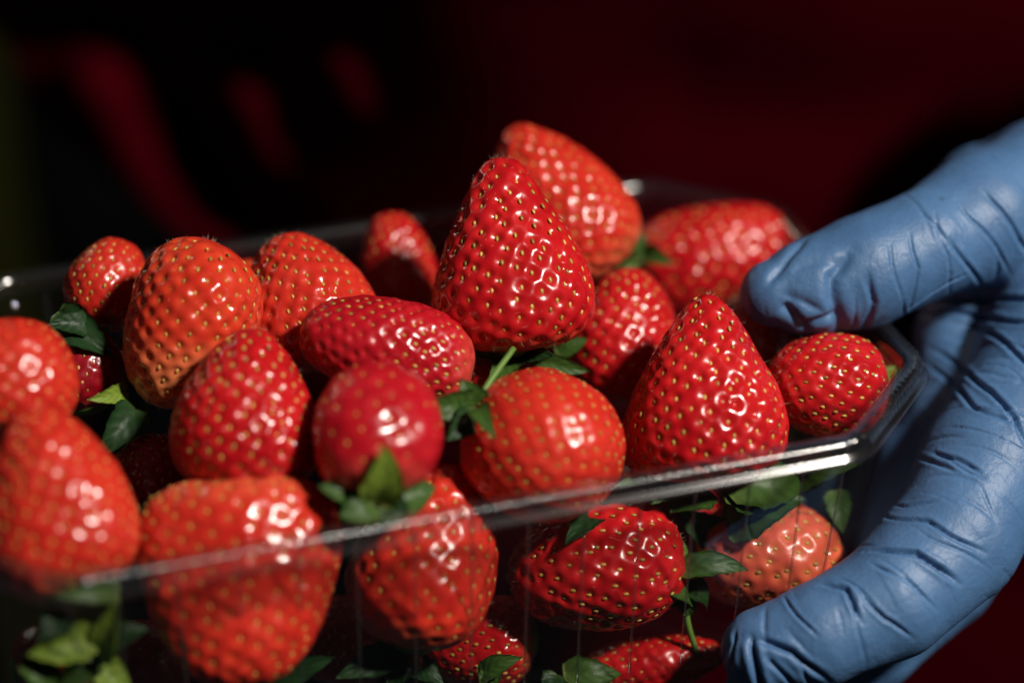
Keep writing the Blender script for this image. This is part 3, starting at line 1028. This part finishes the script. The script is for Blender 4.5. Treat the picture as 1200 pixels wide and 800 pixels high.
msk = np.clip(.5 + 1.2 * noise3(co, 23, 1.1, 1), 0, 1)
disp += -.022 * msk * np.exp(-(w1 / .07) ** 2) + .012 * msk * w1
# long thin folds running part of the way round thumb and index
toc = CAM - co; toc /= np.linalg.norm(toc, axis=1)[:, None]
toc -= axis * (toc * axis).sum(1)[:, None]; toc /= np.linalg.norm(toc, axis=1)[:, None] + 1e-9
sdv = np.cross(axis, toc)
rn = rel / (np.linalg.norm(rel, axis=1)[:, None] + 1e-9)
ang = np.arctan2((rn * sdv).sum(1), (rn * toc).sum(1))
gw = np.random.default_rng(12)
CLEN = [sum(np.linalg.norm(D(*b_[:3]) - D(*a[:3])) for a, b_ in zip(ch[:-1], ch[1:])) for ch in CH]
wob = noise3(co, 31, 1.6, 2) * .10
for ci, cnt in ((0, 10), (5, 24), (7, 8), (4, 6)):
    for _ in range(cnt):
        t0 = ci * 37.0 + gw.uniform(.5, CLEN[ci]); a0 = gw.uniform(-1.3, 1.3); aw = gw.uniform(.25, .8)
        tl = gw.normal(0, .25); cv = gw.normal(0, .18)
        u_ = ang - a0
        dist = along + wob - t0 - tl * u_ - cv * u_ * u_
        wd_ = gw.uniform(.028, .05); dp = gw.uniform(.02, .05)
        mk = (chn == ci) & (np.abs(dist) < .4) & (np.abs(u_) < aw)
        fd = np.clip(1 - (u_[mk] / aw) ** 2, 0, 1)
        disp[mk] += dp * fd * (-np.exp(-(dist[mk] / wd_) ** 2) + .35 * np.exp(-((dist[mk] - 2.6 * wd_) / (1.8 * wd_)) ** 2))
for pl, dep, hw in CREASE:
    pts = []
    pl = np.array(pl, float)
    tip_ = pl[:, 0].mean() < 985 and pl[:, 1].mean() < 400
    kd = .75 if tip_ else .95
    pl = np.vstack([pl[0] - (pl[1] - pl[0]) * .25, pl, pl[-1] + (pl[-1] - pl[-2]) * .35])
    for a, b_ in zip(pl[:-1], pl[1:]):
        n_ = max(2, int(np.linalg.norm(b_ - a) / 4))
        for t in np.linspace(0, 1, n_, endpoint=False):
            pts.append(a + (b_ - a) * t)
    pts.append(pl[-1])
    hit = []
    for i, q in enumerate(pts):
        q = q + np.array([1.6 * math.sin(i * .31 + dep * 50), 1.6 * math.cos(i * .27 + hw * 90)])
        ray = D(q[0], q[1], 1) - CAM
        h = bvh.ray_cast(Vector(CAM), Vector(ray).normalized())
        if h[0] is not None:
            hit.append((np.array(h[0]), i / (len(pts) - 1)))
    if len(hit) < 2: continue
    H = np.array([h[0] for h in hit]); T = np.array([h[1] for h in hit])
    bb = (co > H.min(0) - .6).all(1) & (co < H.max(0) + .6).all(1)
    ids = np.where(bb)[0]
    if not len(ids): continue
    dmin = np.full(len(ids), 9.0); tt = np.zeros(len(ids))
    for i in range(len(H) - 1):
        ba = H[i + 1] - H[i]; pa = co[ids] - H[i]
        h = np.clip(pa @ ba / (ba @ ba + 1e-9), 0, 1)
        d = np.linalg.norm(pa - h[:, None] * ba, axis=1)
        mk = d < dmin
        dmin[mk] = d[mk]; tt[mk] = T[i] + (T[i + 1] - T[i]) * h[mk]
    fade = np.clip(np.sin(np.pi * np.clip(tt, .03, .97)) * 1.6, 0, 1)
    x = dmin / (hw * (1.15 if tip_ else .66))
    disp[ids] += fade * dep * kd * (-np.exp(-(x / .85) ** 2) + .2 * np.exp(-((x - 2.1) / 1.1) ** 2))
co = co + no * disp[:, None]
gm.vertices.foreach_set('co', W3(co).astype(np.float32).ravel())
gm.polygons.foreach_set('use_smooth', np.ones(len(gm.polygons), bool))
gm.update()

mt, nt, b = mat_new('blue_nitrile')
tc = nd(nt, 'ShaderNodeTexCoord')
n1 = nd(nt, 'ShaderNodeTexNoise'); n1.inputs['Scale'].default_value = 60; n1.inputs['Detail'].default_value = 6
n1.inputs['Roughness'].default_value = .65
lk(nt, tc.outputs['Object'], n1.inputs['Vector'])
cr_ = nd(nt, 'ShaderNodeValToRGB')
cr_.color_ramp.elements[0].position = .3; cr_.color_ramp.elements[0].color = (.042, .105, .225, 1)
cr_.color_ramp.elements[1].position = .7; cr_.color_ramp.elements[1].color = (.062, .144, .292, 1)
lk(nt, n1.outputs[0], cr_.inputs[0])
# small dirt specks and scuffs
n3 = nd(nt, 'ShaderNodeTexNoise'); n3.inputs['Scale'].default_value = 210; n3.inputs['Detail'].default_value = 3
lk(nt, tc.outputs['Object'], n3.inputs['Vector'])
dr_ = nd(nt, 'ShaderNodeMapRange'); dr_.inputs[1].default_value = .69; dr_.inputs[2].default_value = .76; dr_.inputs[4].default_value = .6
lk(nt, n3.outputs[0], dr_.inputs[0])
mx = nd(nt, 'ShaderNodeMix', data_type='RGBA'); mx.inputs['B'].default_value = (.03, .06, .10, 1)
lk(nt, cr_.outputs[0], mx.inputs['A']); lk(nt, dr_.outputs[0], mx.inputs['Factor'])
lk(nt, mx.outputs['Result'], b.inputs['Base Color'])
n2 = nd(nt, 'ShaderNodeTexNoise'); n2.inputs['Scale'].default_value = 1100; n2.inputs['Detail'].default_value = 3
lk(nt, tc.outputs['Object'], n2.inputs['Vector'])
bp = nd(nt, 'ShaderNodeBump'); bp.inputs['Strength'].default_value = .15; bp.inputs['Distance'].default_value = .0008
lk(nt, n2.outputs[0], bp.inputs['Height'])
bp2 = nd(nt, 'ShaderNodeBump'); bp2.inputs['Strength'].default_value = .10; bp2.inputs['Distance'].default_value = .003
n4 = nd(nt, 'ShaderNodeTexNoise'); n4.inputs['Scale'].default_value = 170; n4.inputs['Detail'].default_value = 4; n4.inputs['Distortion'].default_value = .8
lk(nt, tc.outputs['Object'], n4.inputs['Vector'])
lk(nt, n4.outputs[0], bp2.inputs['Height']); lk(nt, bp.outputs[0], bp2.inputs['Normal']); lk(nt, bp2.outputs[0], b.inputs['Normal'])
b.inputs['Roughness'].default_value = .50
b.inputs['Specular IOR Level'].default_value = .45
M_glove = mt
glove = kid(obj('glove', gm, M_glove))

# ------------------------------------------------------------------ person: clothes
M_jacket = simple_mat('jacket_cloth', (.044, .0006, .0030), .9, .0, .25, 40, .4, 900)
M_shirt = simple_mat('black_cloth', (.004, .004, .005), .9, .1, .2, 40, .3, 900)

# jacket front: a sheet of cloth with folds, curving round the body
nu, nv = 220, 160
U, Vv = np.meshgrid(np.linspace(-150, 1500, nu), np.linspace(-260, 900, nv))
DJ = 68.0


def ridge(path, w, h):
    path = np.array(path, float)
    d = np.full(U.shape, 1e9); sgn = np.zeros(U.shape)
    for a, b_ in zip(path[:-1], path[1:]):
        ba = b_ - a
        px, py = U - a[0], Vv - a[1]
        t = np.clip((px * ba[0] + py * ba[1]) / (ba @ ba), 0, 1)
        dd = np.hypot(px - t * ba[0], py - t * ba[1])
        d = np.minimum(d, dd)
    return h * np.exp(-(d / w) ** 2)


lat = (U - 640) / 640
depth = DJ + 6 * lat ** 2 + (np.maximum(Vv, -60) - 250) * .030 + 3 * np.exp(-((U - 150) / 260) ** 2)
depth = depth - ridge([(112, 105), (150, 180), (228, 300), (290, 420)], 42, 2.6)
depth = depth - ridge([(285, 110), (300, 140), (318, 180)], 24, 1.5) - ridge([(400, 80), (410, 110)], 24, .8)
depth = depth + ridge([(210, 130), (260, 220), (350, 340)], 42, 1.8) + ridge([(-40, 20), (150, 25), (300, 20)], 55, 2.0)
depth = depth - ridge([(560, 60), (620, 200), (600, 330)], 120, .5) + ridge([(820, 110), (1000, 130), (1180, 120)], 80, .7)
Pj = CAM + depth[..., None] * (FW + RT * ((U - 600) / FPX)[..., None] + UP * ((400 - Vv) / FPX)[..., None])
keep = (U > 60 + (Vv - 90) * .85 - 30 * np.exp(-((Vv - 120) / 120) ** 2))
F = grid_faces(nu, nv)
F = F[keep.ravel()[F].all(1)]
used, inv = np.unique(F, return_inverse=True)
jm = new_mesh('jacket', W3(Pj.reshape(-1, 3)[used]), inv.reshape(F.shape))
jk = kid(obj('jacket', jm, M_jacket))
so_ = jk.modifiers.new('thickness', 'SOLIDIFY'); so_.thickness = .004; so_.offset = -1

# black shirt under it: the round of the body
Vs = []
nt_, nh = 48, 16
cB = at_depth(660, 100, 96)
for j in range(nh):
    z = -70 + j * 6.5
    for i in range(nt_):
        a = 2 * math.pi * i / nt_
        k = 1 + .03 * math.sin(3 * a + j * .7)
        k *= .93 + .005 * j
        Vs.append((cB[0] + 23.5 * k * math.cos(a), cB[1] + 10 * k * math.sin(a), cB[2] + z + 24))
shm = new_mesh('shirt', W3(Vs), grid_faces(nt_, nh, True))
kid(obj('shirt', shm, M_shirt))

# sleeve of the arm that reaches forward
Vs = []
path = [D(1330, 110, 57.5), D(1460, 100, 60), D(1650, 105, 64), D(1900, 130, 70)]
rad = [3.3, 4.0, 4.8, 5.8]
for k_ in range(len(path) * 6 - 5):
    f = k_ / 6; i = min(int(f), len(path) - 2); t = f - i
    c = path[i] * (1 - t) + path[i + 1] * t; r = rad[i] * (1 - t) + rad[i + 1] * t
    ax = path[min(i + 1, 3)] - path[i]; ax /= np.linalg.norm(ax)
    x = np.cross(ax, (0, 0, 1)); x /= np.linalg.norm(x); y = np.cross(x, ax)
    for a in np.linspace(0, 2 * math.pi, 40, endpoint=False):
        rr = r * (1 + .05 * math.sin(2 * a + k_ * 1.3) + .04 * math.sin(5 * a + k_ * .8))
        Vs.append(c + rr * (math.cos(a) * x + math.sin(a) * y))
slm = new_mesh('sleeve', W3(Vs), grid_faces(40, len(Vs) // 40, True))
kid(obj('sleeve', slm, M_jacket))

# ------------------------------------------------------------------ backdrop
M_wall = simple_mat('olive_wall', (.070, .070, .012), .9, .1, .2, 6)
V = [(-3, 2.2, -1.5), (3, 2.2, -1.5), (3, 2.2, 3), (-3, 2.2, 3), (-3, 2.3, -1.5), (3, 2.3, -1.5), (3, 2.3, 3), (-3, 2.3, 3)]
F = [[0, 1, 2, 3], [7, 6, 5, 4], [0, 4, 5, 1], [1, 5, 6, 2], [2, 6, 7, 3], [3, 7, 4, 0]]
bw = obj('wall', new_mesh('wall', V, F, False), M_wall)
tag(bw, 'dim olive green wall far behind the person', 'wall', kind='structure')

rl = bpy.data.lights.new('wall_fill', 'AREA')  # added fill light, out of view, to brighten the olive wall
rl.energy = 12
rl.size = .6
rl.color = (1, .95, .8)
ro = bpy.data.objects.new('wall_fill', rl)
COL.objects.link(ro)
ro.location = (-1.3, 1.5, 1.9)
ro.rotation_euler = (Vector((-1.1, 2.2, .3)) - Vector(ro.location)).to_track_quat('-Z', 'Y').to_euler()
